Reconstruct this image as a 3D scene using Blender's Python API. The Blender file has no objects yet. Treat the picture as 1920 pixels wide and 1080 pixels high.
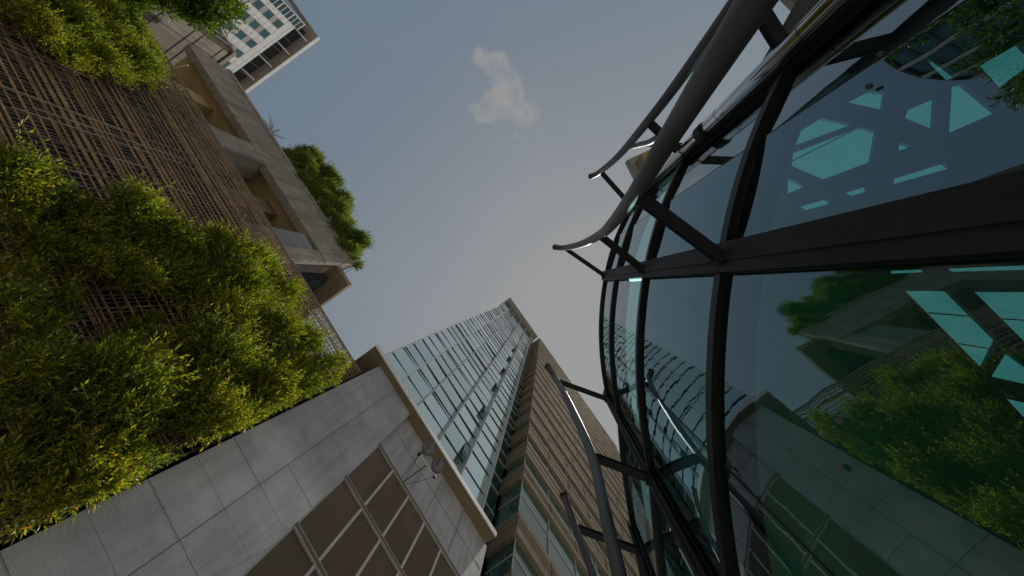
import bpy, math, random
import numpy as np
from mathutils import Vector, Matrix
random.seed(7)
rng = np.random.default_rng(11)
C = bpy.context.scene.collection
sc = bpy.context.scene

# ------------------------------------------------------------------ camera
CAMZ = 1.6
RM = np.array([[0.5809867, -0.8014599, 0.1418322],
               [-0.8089107, -0.5878718, -0.0083852],
               [0.0900996, -0.1098579, -0.9898552]])      # camera axes -> world
F, CX, CY = 700.0, 960.0, 456.23
cam = bpy.data.cameras.new('camera')
co = bpy.data.objects.new('camera', cam)
C.objects.link(co)
m4 = Matrix([list(RM[i]) + [0.0] for i in range(3)] + [[0, 0, 0, 1]])
co.matrix_world = Matrix.Translation((0, 0, CAMZ)) @ m4
cam.sensor_width = 36.0
cam.lens = F / 1920 * 36
cam.shift_y = -(540 - CY) / 1920
cam.clip_start = 0.02
cam.clip_end = 3000
sc.camera = co

def at(u, v, ax, val):
    """point seen at photo pixel (u, v) on the plane  axis ax = val"""
    d = RM @ np.array([u - CX, -(v - CY), -F])
    o = np.array([0, 0, CAMZ])
    return o + d * ((val - o[ax]) / d[ax])

# ------------------------------------------------------------------ sky, sun, exposure
SUN_EL, SUN_AZ = math.radians(74), math.radians(-10)
W = bpy.data.worlds.new('World')
sc.world = W
W.use_nodes = True
nt = W.node_tree
N, LK = nt.nodes, nt.links
bg = N['Background']
sky = N.new('ShaderNodeTexSky')
sky.sky_type = 'NISHITA'
sky.sun_disc = False
sky.sun_elevation = SUN_EL
sky.sun_rotation = math.pi / 2 - SUN_AZ
sky.air_density = 1.0
sky.dust_density = 4.0
sky.ozone_density = 1.0
hs = N.new('ShaderNodeHueSaturation')
hs.inputs['Saturation'].default_value = 1.0
LK.new(sky.outputs[0], hs.inputs['Color'])
tc = N.new('ShaderNodeTexCoord')
wn = N.new('ShaderNodeTexNoise'); wn.inputs['Scale'].default_value = 9; wn.inputs['Detail'].default_value = 6
LK.new(tc.outputs['Generated'], wn.inputs['Vector'])
w1 = N.new('ShaderNodeVectorMath'); w1.operation = 'SUBTRACT'; w1.inputs[1].default_value = (.5, .5, .5); LK.new(wn.outputs['Color'], w1.inputs[0])
w2 = N.new('ShaderNodeVectorMath'); w2.operation = 'SCALE'; w2.inputs['Scale'].default_value = .10; LK.new(w1.outputs[0], w2.inputs[0])
w3 = N.new('ShaderNodeVectorMath'); w3.operation = 'ADD'; LK.new(tc.outputs['Generated'], w3.inputs[0]); LK.new(w2.outputs[0], w3.inputs[1])
def vdot(d):
    n = N.new('ShaderNodeVectorMath'); n.operation = 'DISTANCE'
    n.inputs[1].default_value = d
    LK.new(w3.outputs[0], n.inputs[0]); return n.outputs['Value']
def maprange(s, a, b, c=0, d=1):
    n = N.new('ShaderNodeMapRange'); n.interpolation_type = 'SMOOTHSTEP'
    LK.new(s, n.inputs[0])
    for i, v in enumerate((a, b, c, d)): n.inputs[i + 1].default_value = v
    return n.outputs[0]
def mth(op, a, b):
    n = N.new('ShaderNodeMath'); n.operation = op
    for i, s in enumerate((a, b)):
        if isinstance(s, (int, float)): n.inputs[i].default_value = s
        else: LK.new(s, n.inputs[i])
    return n.outputs[0]
def noise(scale, det, rough, loc=(0, 0, 0)):
    mp = N.new('ShaderNodeMapping'); mp.inputs['Location'].default_value = loc
    LK.new(tc.outputs['Generated'], mp.inputs[0])
    n = N.new('ShaderNodeTexNoise'); n.inputs['Scale'].default_value = scale
    n.inputs['Detail'].default_value = det; n.inputs['Roughness'].default_value = rough
    LK.new(mp.outputs[0], n.inputs['Vector']); return n.outputs[0]
lump = None
for d, r in (((-.483, -.216, .848), .05), ((-.466, -.20, .862), .05), ((-.415, -.168, .89), .05), ((-.43, -.20, .876), .05), ((-.372, -.225, .90), .045),
             ((-.455, -.125, .882), .04), ((-.43, -.13, .89), .035), ((-.51, -.215, .833), .032), ((-.535, -.20, .82), .025), ((-.352, -.165, .92), .018)):
    s = maprange(vdot(d), r * 1.5, 0)
    lump = s if lump is None else mth('ADD', lump, s)
lump = mth('MINIMUM', lump, 1.15)
n1 = noise(26, 10, .68, (3, 1, 2)); n2 = noise(11, 4, .5, (7, 4, 1))
dens_ = mth('ADD', mth('MULTIPLY', lump, .75), mth('ADD', mth('MULTIPLY', mth('SUBTRACT', n1, .5), 1.9), mth('MULTIPLY', mth('SUBTRACT', n2, .5), 1.0)))
wisp = mth('MULTIPLY', maprange(dens_, .2, 1.35), maprange(lump, .03, .35))
veil = mth('MULTIPLY', maprange(noise(2.2, 6, .55, (5, 2, 9)), .45, .8), .16)
cl = mth('MAXIMUM', mth('MULTIPLY', wisp, .95), veil)
mx = N.new('ShaderNodeMixRGB')
# a hazy bright sky: soften the steep glare round the sun and cap it where the film would clip
gm = N.new('ShaderNodeGamma'); gm.inputs[1].default_value = .5
LK.new(hs.outputs[0], gm.inputs[0])
ml = N.new('ShaderNodeMixRGB'); ml.blend_type = 'MULTIPLY'; ml.inputs[0].default_value = 1
LK.new(gm.outputs[0], ml.inputs[1]); ml.inputs[2].default_value = (2.0, 2.34, 2.56, 1)
def vmath(op, a, b_):
    n = N.new('ShaderNodeVectorMath'); n.operation = op
    LK.new(a, n.inputs[0])
    if isinstance(b_, tuple): n.inputs[1].default_value = b_
    else: LK.new(b_, n.inputs[1])
    return n.outputs[0]
def gamma(s_, g_):
    n = N.new('ShaderNodeGamma'); n.inputs[1].default_value = g_; LK.new(s_, n.inputs[0]); return n.outputs[0]
roll = gamma(vmath('ADD', gamma(vmath('DIVIDE', ml.outputs[0], (4.95, 4.95, 5.0)), 4.0), (1, 1, 1)), .25)
soft = vmath('DIVIDE', ml.outputs[0], roll)
LK.new(cl, mx.inputs[0]); LK.new(soft, mx.inputs[1])
mx.inputs[2].default_value = (4.95, 4.85, 4.75, 1)
LK.new(mx.outputs[0], bg.inputs['Color'])
bg.inputs['Strength'].default_value = 0.1

sun = bpy.data.lights.new('sun', 'SUN')
sun.energy = 5.0
sun.angle = math.radians(0.6)
sun.color = (1.0, .93, .82)
so = bpy.data.objects.new('sun', sun)
C.objects.link(so)
sd = Vector((math.cos(SUN_EL) * math.cos(SUN_AZ), math.cos(SUN_EL) * math.sin(SUN_AZ), math.sin(SUN_EL)))
so.rotation_euler = sd.to_track_quat('Z', 'Y').to_euler()
so.location = (0, 0, 60)
sc.view_settings.view_transform = 'Standard'
sc.view_settings.look = 'None'
sc.view_settings.gamma = 1
sc.view_settings.exposure = -0.6
sc.cycles.max_bounces = 10
sc.cycles.transparent_max_bounces = 24
sc.cycles.glossy_bounces = 5

# ------------------------------------------------------------------ materials
def newmat(name):
    m = bpy.data.materials.new(name); m.use_nodes = True
    return m, m.node_tree.nodes, m.node_tree.links, m.node_tree.nodes['Principled BSDF']

def stuff_mat(name, col, col2=None, rough=.7, scale=2.0, metal=0.0, bump=0.0, bscale=None, stretch=(1, 1, 1), spec=.4, streak=0.0):
    m, n, l, p = newmat(name)
    col2 = col2 or tuple(c * .72 for c in col)
    g = n.new('ShaderNodeTexCoord')
    mp = n.new('ShaderNodeMapping'); mp.inputs['Scale'].default_value = stretch
    l.new(g.outputs['Object'], mp.inputs[0])
    t = n.new('ShaderNodeTexNoise'); t.inputs['Scale'].default_value = scale
    t.inputs['Detail'].default_value = 8; t.inputs['Roughness'].default_value = .62
    l.new(mp.outputs[0], t.inputs['Vector'])
    r = n.new('ShaderNodeValToRGB')
    r.color_ramp.elements[0].position = .32; r.color_ramp.elements[1].position = .68
    r.color_ramp.elements[0].color = (*col2, 1); r.color_ramp.elements[1].color = (*col, 1)
    l.new(t.outputs[0], r.inputs[0])
    outc = r.outputs[0]
    if streak:
        mp2 = n.new('ShaderNodeMapping'); mp2.inputs['Scale'].default_value = (5, 5, .35)
        l.new(g.outputs['Object'], mp2.inputs[0])
        t2 = n.new('ShaderNodeTexNoise'); t2.inputs['Scale'].default_value = 1.2; t2.inputs['Detail'].default_value = 6
        l.new(mp2.outputs[0], t2.inputs['Vector'])
        mr = n.new('ShaderNodeMapRange'); mr.inputs[1].default_value = .45; mr.inputs[2].default_value = .72
        mr.inputs[4].default_value = streak
        l.new(t2.outputs[0], mr.inputs[0])
        mc = n.new('ShaderNodeMixRGB'); mc.blend_type = 'MULTIPLY'
        l.new(mr.outputs[0], mc.inputs[0]); l.new(outc, mc.inputs[1]); mc.inputs[2].default_value = (.42, .38, .33, 1)
        outc = mc.outputs[0]
    l.new(outc, p.inputs['Base Color'])
    p.inputs['Roughness'].default_value = rough
    p.inputs['Metallic'].default_value = metal
    p.inputs['Specular IOR Level'].default_value = spec
    if bump:
        t3 = n.new('ShaderNodeTexNoise'); t3.inputs['Scale'].default_value = bscale or scale * 8; t3.inputs['Detail'].default_value = 6
        l.new(mp.outputs[0], t3.inputs['Vector'])
        b = n.new('ShaderNodeBump'); b.inputs['Strength'].default_value = bump; b.inputs['Distance'].default_value = .02
        l.new(t3.outputs[0], b.inputs['Height']); l.new(b.outputs[0], p.inputs['Normal'])
    return m

def leaf_mat(name, dark, mid, bright, trans=.35, warm=False):
    m, n, l, p = newmat(name)
    g = n.new('ShaderNodeNewGeometry')
    r = n.new('ShaderNodeValToRGB')
    e = r.color_ramp.elements
    e[0].position = 0; e[0].color = (*dark, 1); e[1].position = 1; e[1].color = (*bright, 1)
    k = r.color_ramp.elements.new(.5); k.color = (*mid, 1)
    if warm:                                      # a few turning leaves
        k = r.color_ramp.elements.new(.965); k.color = (*bright, 1); k = r.color_ramp.elements.new(.98); k.color = (.34, .19, .035, 1); e[len(e) - 1].color = (.26, .12, .03, 1)
    l.new(g.outputs['Random Per Island'], r.inputs[0])
    # slow drift of hue across the plant: brighter and yellower in patches
    tcn = n.new('ShaderNodeTexCoord')
    t = n.new('ShaderNodeTexNoise'); t.inputs['Scale'].default_value = 1.1; t.inputs['Detail'].default_value = 3
    l.new(tcn.outputs['Object'], t.inputs['Vector'])
    mr = n.new('ShaderNodeMapRange'); mr.inputs[1].default_value = .42; mr.inputs[2].default_value = .68
    l.new(t.outputs[0], mr.inputs[0])
    mc = n.new('ShaderNodeMixRGB'); l.new(mr.outputs[0], mc.inputs[0]); l.new(r.outputs[0], mc.inputs[1])
    mc2 = n.new('ShaderNodeMixRGB'); mc2.blend_type = 'MULTIPLY'; mc2.inputs[0].default_value = 1
    l.new(r.outputs[0], mc2.inputs[1]); mc2.inputs[2].default_value = (1.45, 1.15, .9, 1)
    l.new(mc2.outputs[0], mc.inputs[2])
    l.new(mc.outputs[0], p.inputs['Base Color'])
    p.inputs['Roughness'].default_value = .42
    p.inputs['Specular IOR Level'].default_value = .45
    tr = n.new('ShaderNodeBsdfTranslucent')
    ty = n.new('ShaderNodeMixRGB'); ty.blend_type = 'MULTIPLY'; ty.inputs[0].default_value = 1
    l.new(mc.outputs[0], ty.inputs[1]); ty.inputs[2].default_value = (1.9, 2.0, .7, 1)
    l.new(ty.outputs[0], tr.inputs['Color'])
    ms = n.new('ShaderNodeMixShader'); ms.inputs[0].default_value = trans
    l.new(p.outputs[0], ms.inputs[1]); l.new(tr.outputs[0], ms.inputs[2])
    l.new(ms.outputs[0], n['Material Output'].inputs[0])
    return m

def pane_mat(name, tint, ior=2.2, wave=.5, wscale=2.2, refl=(1, 1, 1)):
    """thin coated glass: tinted see-through plus a mirror by Fresnel, gently wavy"""
    m, n, l, p = newmat(name)
    n.remove(p)
    tb = n.new('ShaderNodeBsdfTransparent'); tb.inputs[0].default_value = (*tint, 1)
    gb = n.new('ShaderNodeBsdfGlossy'); gb.inputs['Roughness'].default_value = 0.0
    gb.inputs[0].default_value = (*refl, 1)
    # Schlick reflectance from the angle between view and surface, the same from both sides of the sheet
    ge = n.new('ShaderNodeNewGeometry'); dt = n.new('ShaderNodeVectorMath'); dt.operation = 'DOT_PRODUCT'
    l.new(ge.outputs['Incoming'], dt.inputs[0]); l.new(ge.outputs['Normal'], dt.inputs[1])
    ab = n.new('ShaderNodeMath'); ab.operation = 'ABSOLUTE'; l.new(dt.outputs['Value'], ab.inputs[0])
    om = n.new('ShaderNodeMath'); om.operation = 'SUBTRACT'; om.inputs[0].default_value = 1; l.new(ab.outputs[0], om.inputs[1])
    pw = n.new('ShaderNodeMath'); pw.operation = 'POWER'; pw.inputs[1].default_value = 5; l.new(om.outputs[0], pw.inputs[0])
    r0 = ((ior - 1) / (ior + 1)) ** 2
    fr = n.new('ShaderNodeMath'); fr.operation = 'MULTIPLY_ADD'; fr.inputs[1].default_value = 1 - r0; fr.inputs[2].default_value = r0
    l.new(pw.outputs[0], fr.inputs[0])
    ms = n.new('ShaderNodeMixShader')
    tcn = n.new('ShaderNodeTexCoord')
    mp = n.new('ShaderNodeMapping'); mp.inputs['Scale'].default_value = (1, 1, 1.5)
    l.new(tcn.outputs['Object'], mp.inputs[0])
    t = n.new('ShaderNodeTexNoise'); t.inputs['Scale'].default_value = wscale; t.inputs['Detail'].default_value = 1.5
    l.new(mp.outputs[0], t.inputs['Vector'])
    b = n.new('ShaderNodeBump'); b.inputs['Strength'].default_value = wave; b.inputs['Distance'].default_value = .012
    l.new(t.outputs[0], b.inputs['Height']); l.new(b.outputs[0], gb.inputs['Normal'])
    l.new(fr.outputs[0], ms.inputs[0]); l.new(tb.outputs[0], ms.inputs[1]); l.new(gb.outputs[0], ms.inputs[2])
    l.new(ms.outputs[0], n['Material Output'].inputs[0])
    return m

def tower_glass(name, col, ior=1.9, wave=.12, metal=0.0):
    m, n, l, p = newmat(name)
    oi = n.new('ShaderNodeObjectInfo')
    r = n.new('ShaderNodeValToRGB')
    r.color_ramp.elements[0].color = (*[c * .85 for c in col], 1); r.color_ramp.elements[1].color = (*[c * 1.15 for c in col], 1)
    l.new(oi.outputs['Random'], r.inputs[0]); l.new(r.outputs[0], p.inputs['Base Color'])
    p.inputs['Roughness'].default_value = .03
    p.inputs['Metallic'].default_value = metal
    p.inputs['IOR'].default_value = ior
    tcn = n.new('ShaderNodeTexCoord')
    t = n.new('ShaderNodeTexNoise'); t.inputs['Scale'].default_value = .9; t.inputs['Detail'].default_value = 2
    l.new(tcn.outputs['Object'], t.inputs['Vector'])
    b = n.new('ShaderNodeBump'); b.inputs['Strength'].default_value = wave; b.inputs['Distance'].default_value = .02
    l.new(t.outputs[0], b.inputs['Height']); l.new(b.outputs[0], p.inputs['Normal'])
    return m

M = {
 'ground': stuff_mat('paving', (.45, .43, .40), rough=.85, scale=.6, bump=.3),
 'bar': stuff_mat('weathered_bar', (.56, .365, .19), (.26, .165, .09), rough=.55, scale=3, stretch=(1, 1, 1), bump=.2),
 'bar_rear': stuff_mat('dark_bar', (.14, .085, .045), (.08, .05, .03), rough=.7, scale=3),  # rear bars darker so the gaps between the front ones read dark
 'bar_thin': stuff_mat('grey_rod', (.34, .28, .215), (.19, .15, .11), rough=.5, scale=4),
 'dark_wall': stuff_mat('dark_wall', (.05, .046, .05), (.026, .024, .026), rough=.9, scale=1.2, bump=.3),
 'concrete': stuff_mat('concrete', (.37, .335, .28), (.24, .215, .18), rough=.85, scale=1.4, bump=.25, bscale=20, streak=.6),
 'concrete_lit': stuff_mat('lit_concrete', (.62, .46, .23), (.50, .36, .17), rough=.5, scale=1.1, bump=.1),  # tan carries the warm reflected sunlight of the loggia ceiling
 'stone': stuff_mat('grey_stone', (.45, .45, .455), (.31, .312, .32), rough=.5, scale=1.6, bump=.1, bscale=26, streak=.3),
 'joint': stuff_mat('joint', (.06, .055, .05), rough=.9),
 'stone_warm': stuff_mat('plain_wall', (.46, .45, .45), (.36, .34, .335), rough=.6, scale=1.3, streak=.5),
 'louver': stuff_mat('bronze_ribs', (.23, .165, .092), (.15, .108, .06), rough=.32, scale=1.1, metal=.55, stretch=(2, 2, .5)),
 'alu': stuff_mat('aluminium', (.55, .53, .49), (.46, .44, .41), rough=.4, scale=2, metal=.25),
 'bronze': stuff_mat('bronze_trim', (.19, .145, .095), (.13, .10, .065), rough=.4, scale=2, metal=.5),
 'soffit': stuff_mat('olive_soffit', (.20, .165, .10), (.165, .135, .08), rough=.55, scale=.8),
 'beige': stuff_mat('beige_cladding', (.235, .196, .138), (.19, .157, .108), rough=.9, spec=.12, scale=.9, streak=.3),
 'beige_dark': stuff_mat('beige_groove', (.14, .11, .08), rough=.8),
 'white': stuff_mat('white_cladding', (.60, .60, .60), (.50, .50, .50), rough=.6, scale=.5, streak=.25),
 'grey_panel': stuff_mat('grey_panel', (.30, .30, .30), rough=.6),
 'tan_panel': stuff_mat('tan_panel', (.30, .24, .17), rough=.6),
 'eave': stuff_mat('grey_eave', (.27, .245, .22), (.22, .20, .18), rough=.7, scale=.3),
 'steel': stuff_mat('dark_steel', (.026, .027, .032), (.015, .016, .019), rough=.55, scale=3, metal=.1, bump=.12, bscale=9, spec=.3),
 'frame': stuff_mat('black_frame', (.012, .012, .014), (.007, .007, .008), rough=.45, scale=2, spec=.25),
 'tube': stuff_mat('painted_tube', (.15, .152, .165), (.085, .086, .095), rough=.5, scale=5, metal=.4, bump=.08, bscale=14, stretch=(1, 1, .5)),
 'chrome': stuff_mat('polished_steel', (.62, .63, .66), (.52, .53, .56), rough=.10, scale=2, metal=1.0),
 'inner': stuff_mat('inner_steel', (.22, .32, .36), (.15, .23, .27), rough=.6, scale=1.5),
 'inner_slab': stuff_mat('inner_ceiling', (.15, .38, .23), (.09, .25, .14), rough=.6, scale=2.2),
 'bark': stuff_mat('bark', (.12, .085, .055), (.06, .042, .03), rough=.9, scale=6, bump=.5),
 'brown': stuff_mat('brown_stone', (.30, .235, .16), (.24, .185, .125), rough=.75, scale=1.2, streak=.3),
 'orange': stuff_mat('ochre_cladding', (.34, .19, .06), (.27, .145, .045), rough=.5, scale=.4),
 'black': stuff_mat('black_line', (.012, .012, .013), rough=.5),
 'lampglass': stuff_mat('smoked_lens', (.10, .10, .11), (.07, .07, .08), rough=.12, scale=3, spec=.8),
}
M['leaf_vine'] = leaf_mat('vine_leaf', (.042, .074, .012), (.108, .155, .018), (.35, .375, .048), .42, True)
M['leaf_roof'] = leaf_mat('roof_leaf', (.045, .078, .02), (.095, .14, .03), (.18, .225, .05), .4)
M['leaf_tree'] = leaf_mat('tree_leaf', (.03, .062, .010), (.06, .115, .014), (.12, .19, .022), .35)
M['pane'] = pane_mat('pavilion_glass', (.36, .74, .66), 2.75, .034, 4.2, (.64, .88, 1.0))
M['pane_mirror'] = pane_mat('coated_pavilion_glass', (.22, .50, .48), 3.3, .034, 4.2, (.82, .94, 1.0))
M['skylight'] = pane_mat('skylight_glass', (.30, .68, .68), 1.5, 0, 1)
M['tg'] = tower_glass('tower_glass', (.60, .76, .77), 2.0, .10, .85)
M['tg_dark'] = tower_glass('recess_glass', (.010, .05, .048), 1.55, .05)
M['wg'] = tower_glass('window_glass', (.03, .09, .11), 1.7, .05)
M['bgw'] = tower_glass('band_glass', (.05, .12, .10), 1.9, .06, .15)

# ------------------------------------------------------------------ mesh helpers
PS = .35            # the pavilion was measured on a larger plan: one unit there is PS metres here
ZG = CAMZ - CAMZ / PS   # ground level on that plan
def pav(v): return (v[0] * PS, v[1] * PS, CAMZ + (v[2] - CAMZ) * PS)
class MB:
    def __init__(s): s.v = []; s.f = []
    def add(s, vs, fs):
        o = len(s.v); s.v += [tuple(map(float, p)) for p in vs]; s.f += [tuple(i + o for i in f) for f in fs]
    def box(s, x0, x1, y0, y1, z0, z1):
        s.add([(x, y, z) for z in (z0, z1) for y in (y0, y1) for x in (x0, x1)],
              [(0, 2, 3, 1), (4, 5, 7, 6), (0, 1, 5, 4), (2, 6, 7, 3), (0, 4, 6, 2), (1, 3, 7, 5)])
    def prism(s, pts, z0, z1):
        n = len(pts)
        a = sum(pts[i][0] * pts[(i + 1) % n][1] - pts[(i + 1) % n][0] * pts[i][1] for i in range(n))
        if a < 0: pts = pts[::-1]
        s.add([(p[0], p[1], z0) for p in pts] + [(p[0], p[1], z1) for p in pts],
              [tuple(range(n - 1, -1, -1)), tuple(range(n, 2 * n))] + [(i, (i + 1) % n, n + (i + 1) % n, n + i) for i in range(n)])
    def beam(s, p, q, w, h, up=(0, 0, 1)):
        p, q, up = Vector(p), Vector(q), Vector(up)
        d = (q - p).normalized(); a = d.cross(up)
        if a.length < 1e-4: a = d.cross(Vector((1, 0, 0)))
        a.normalize(); b = a.cross(d).normalized()
        vs = [e + a * (i * w / 2) + b * (j * h / 2) for e in (p, q) for i, j in ((-1, -1), (1, -1), (1, 1), (-1, 1))]
        s.add(vs, [(0, 1, 2, 3), (7, 6, 5, 4), (0, 4, 5, 1), (1, 5, 6, 2), (2, 6, 7, 3), (3, 7, 4, 0)])
    def tube(s, pts, r, seg=12, cap=True):
        pts = [Vector(p) for p in pts]; n = len(pts)
        rr = r if isinstance(r, (list, tuple)) else [r] * n
        ref = None; o = len(s.v)
        for i, p in enumerate(pts):
            d = (pts[min(i + 1, n - 1)] - pts[max(i - 1, 0)]).normalized()
            if ref is None: ref = d.orthogonal().normalized()
            a = (ref - d * ref.dot(d)).normalized(); ref = a; b = d.cross(a)
            for k in range(seg):
                t = 2 * math.pi * k / seg
                s.v.append(tuple(p + (a * math.cos(t) + b * math.sin(t)) * rr[i]))
        for i in range(n - 1):
            for k in range(seg):
                s.f.append((o + i * seg + k, o + i * seg + (k + 1) % seg, o + (i + 1) * seg + (k + 1) % seg, o + (i + 1) * seg + k))
        if cap:
            s.f.append(tuple(o + k for k in range(seg - 1, -1, -1))); s.f.append(tuple(o + (n - 1) * seg + k for k in range(seg)))
    def sphere(s, c, r, sx=1, sy=1, sz=1, nu=14, nv=9):
        o = len(s.v)
        for j in range(nv + 1):
            t = math.pi * j / nv
            for i in range(nu):
                a = 2 * math.pi * i / nu
                s.v.append((c[0] + r * sx * math.sin(t) * math.cos(a), c[1] + r * sy * math.sin(t) * math.sin(a), c[2] + r * sz * math.cos(t)))
        for j in range(nv):
            for i in range(nu):
                s.f.append((o + j * nu + i, o + (j + 1) * nu + i, o + (j + 1) * nu + (i + 1) % nu, o + j * nu + (i + 1) % nu))
    def build(s, name, mat, parent=None, smooth=False, label=None):
        org = Vector((0, 0, 0)); q = root = parent
        while q is not None: org += q.location; root = q; q = q.parent
        me = bpy.data.meshes.new(name)
        if root is not None and root.name.startswith('glass_pavilion'): s.v = [pav(v) for v in s.v]
        me.from_pydata([tuple(Vector(v) - org) for v in s.v], [], s.f)
        me.materials.append(M[mat] if isinstance(mat, str) else mat)
        if smooth: me.polygons.foreach_set('use_smooth', [True] * len(me.polygons))
        me.update()
        o = bpy.data.objects.new(name, me); C.objects.link(o)
        if parent is not None: o.parent = parent
        if label: o['label'] = label
        return o

def bevel(o, w=.01, seg=2):
    b = o.modifiers.new('bevel', 'BEVEL'); b.width = w; b.segments = seg; b.limit_method = 'ANGLE'
    return o

def thing(name, label, cat, loc, group=None):
    o = bpy.data.objects.new(name, None); C.objects.link(o); o.location = loc
    o.empty_display_size = .3
    o['label'] = label; o['category'] = cat
    if group: o['group'] = group
    return o

def box(name, mat, parent, *b, bev=0):
    m = MB(); m.box(*b); o = m.build(name, mat, parent)
    if bev: bevel(o, bev)
    return o

def spline(pts, n=10):
    """Catmull-Rom through pts"""
    P = [Vector(p) for p in pts]; P = [P[0] * 2 - P[1]] + P + [P[-1] * 2 - P[-2]]
    out = []
    for i in range(1, len(P) - 2):
        a, b, c, d = P[i - 1:i + 3]
        for k in range(n):
            t = k / n
            out.append(.5 * ((2 * b) + (c - a) * t + (2 * a - 5 * b + 4 * c - d) * t * t + (3 * b - a - 3 * c + d) * t ** 3))
    out.append(P[-2]); return out

# ------------------------------------------------------------------ ground
g = MB(); g.box(-1500, 1500, -1500, 1500, -.5, 0)
go = g.build('ground', 'ground'); go['kind'] = 'structure'

# ------------------------------------------------------------------ trellis building (left)
TY = 6.2
tb = thing('trellis_building', 'low concrete building on the left wrapped in a brown lattice of bars overgrown with climbers', 'building', (-9, 6.6, 0))
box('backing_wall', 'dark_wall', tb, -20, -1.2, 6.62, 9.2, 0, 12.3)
b1, b2, b3 = MB(), MB(), MB()
z = 3.2
while z < 12.9:
    x0 = -19.8 if random.random() < .8 else random.uniform(-14, -8)
    w = random.choice((.018, .022, .028))
    dz = random.uniform(-.025, .025)
    xm = random.uniform(-14, -5)
    b1.beam((x0, TY, z + dz), (xm, TY + random.uniform(-.01, .01), z), w, w); b1.beam((xm, TY, z), (-1.15, TY, z + random.uniform(-.02, .02)), w * .999, w * .999)
    if random.random() < .35:
        b1.beam((random.uniform(-19, -10), TY + .005, z + .055), (random.uniform(-8, -1.2), TY + .005, z + .05), w * .8, w * .8)
    z += random.uniform(.085, .19)
x = -19.8
while x < -1.15:
    zt = 12.85 + random.uniform(-.06, .05)
    b2.beam((x + random.uniform(-.015, .015), TY + .042, 2.6), (x + random.uniform(-.02, .02), TY + .042, zt), random.choice((.016, .02)), .018, (1, 0, 0))
    if random.random() < .3:
        b2.beam((x + .04, TY - .03, random.uniform(3, 8)), (x + .045, TY - .03, random.uniform(9, 12.8)), .014, .014, (1, 0, 0))
    x += random.uniform(.065, .15)
z = 3.2
while z < 12.7:
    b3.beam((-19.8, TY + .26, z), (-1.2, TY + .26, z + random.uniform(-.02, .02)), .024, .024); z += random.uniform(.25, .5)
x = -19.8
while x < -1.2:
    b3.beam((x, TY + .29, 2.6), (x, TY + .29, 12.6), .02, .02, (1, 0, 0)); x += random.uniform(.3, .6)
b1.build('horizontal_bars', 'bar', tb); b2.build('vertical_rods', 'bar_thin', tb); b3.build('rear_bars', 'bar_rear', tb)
# steel ladder edge along the top of the lattice
e = MB(); e.beam((-19.8, TY - .0, 12.98), (-1.15, TY, 12.98), .04, .05)
e.beam((-19.8, TY + .28, 12.98), (-1.15, TY + .28, 12.98), .035, .04)
x = -19.7
while x < -1.2:
    e.beam((x, TY + .02, 12.98), (x, TY + .27, 12.98), .018, .018); x += .2
e.build('lattice_top_rail', 'bar_thin', tb)
# loggia above the lattice: floor, piers, ceiling, heavy edge beam
FY = 6.3
box('loggia_floor', 'concrete', tb, -19.5, -5.9, 6.66, 9.6, 12.3, 12.6)
m = MB(); m.prism([(-17.2, FY + .345), (-5.6, FY + .345), (-5.6, 9.6), (-17.2, 9.6)], 15.62, 15.9)
m.build('loggia_ceiling', 'concrete_lit', tb)
m = MB(); m.box(-17.2, -5.6, FY, FY + .34, 15.25, 17.2)
bevel(m.build('edge_beam', 'concrete', tb), .02)
m = MB(); m.box(-17.2, -5.6, FY - .06, FY + .25, 17.203, 17.42)
bevel(m.build('parapet_cap', 'concrete', tb), .015)
box('roof_slab', 'concrete', tb, -17.2, -5.6, FY + .345, 9.6, 15.905, 17.0)
m = MB(); m.box(-11.55, -10.5, FY + .02, 7.3, 12.6, 15.24); m.box(-11.55, -10.5, FY + .345, 7.3, 15.25, 15.615)
bevel(m.build('loggia_pier', 'concrete', tb), .015)
box('loggia_pier', 'concrete_lit', tb, -14.9, -14.2, 7.1, 7.7, 12.6, 15.615)
for x0, x1 in ((-9.35, -8.6), (-7.75, -7.0)):
    box('loggia_pier', 'brown', tb, x0, x1, 7.15, 7.9, 12.6, 15.615)
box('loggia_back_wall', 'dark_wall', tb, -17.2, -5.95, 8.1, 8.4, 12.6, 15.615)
# closed end: corner wall with a pale recessed panel and small opening
m = MB(); m.box(-6.15, -5.6, FY + .03, 9.6, 12.0, 15.24); m.box(-6.15, -5.6, FY + .345, 9.6, 15.25, 15.615)
bevel(m.build('corner_wall', 'concrete', tb), .015)
box('pale_panel', 'grey_panel', tb, -7.0, -6.155, FY + .1, FY + .3, 12.0, 15.1)
box('corner_slot', 'black', tb, -5.6, -5.585, 6.9, 7.5, 12.6, 13.15)
# lower end wing with its eave and green-glass strip
m = MB(); m.prism([(-5.6, 6.45), (-4.62, 6.45), (-4.62, 9.5), (-5.6, 9.5)], 16.1, 16.4)
bevel(m.build('wing_eave', 'brown', tb), .01)
box('wing_wall', 'dark_wall', tb, -5.598, -5.3, 7.0, 9.5, 11.0, 16.1)
box('wing_window', 'wg', tb, -5.298, -5.27, 7.05, 9.3, 15.0, 15.9)
# sensor rod sticking out over the lattice
p0, p1 = at(322, 128, 1, 6.15), at(351, 122, 1, 5.75)
m = MB(); m.tube([p0, p1], .012, 8); m.sphere(p1, .03, nu=8, nv=6)
m.build('sensor_rod', 'alu', tb)

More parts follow.
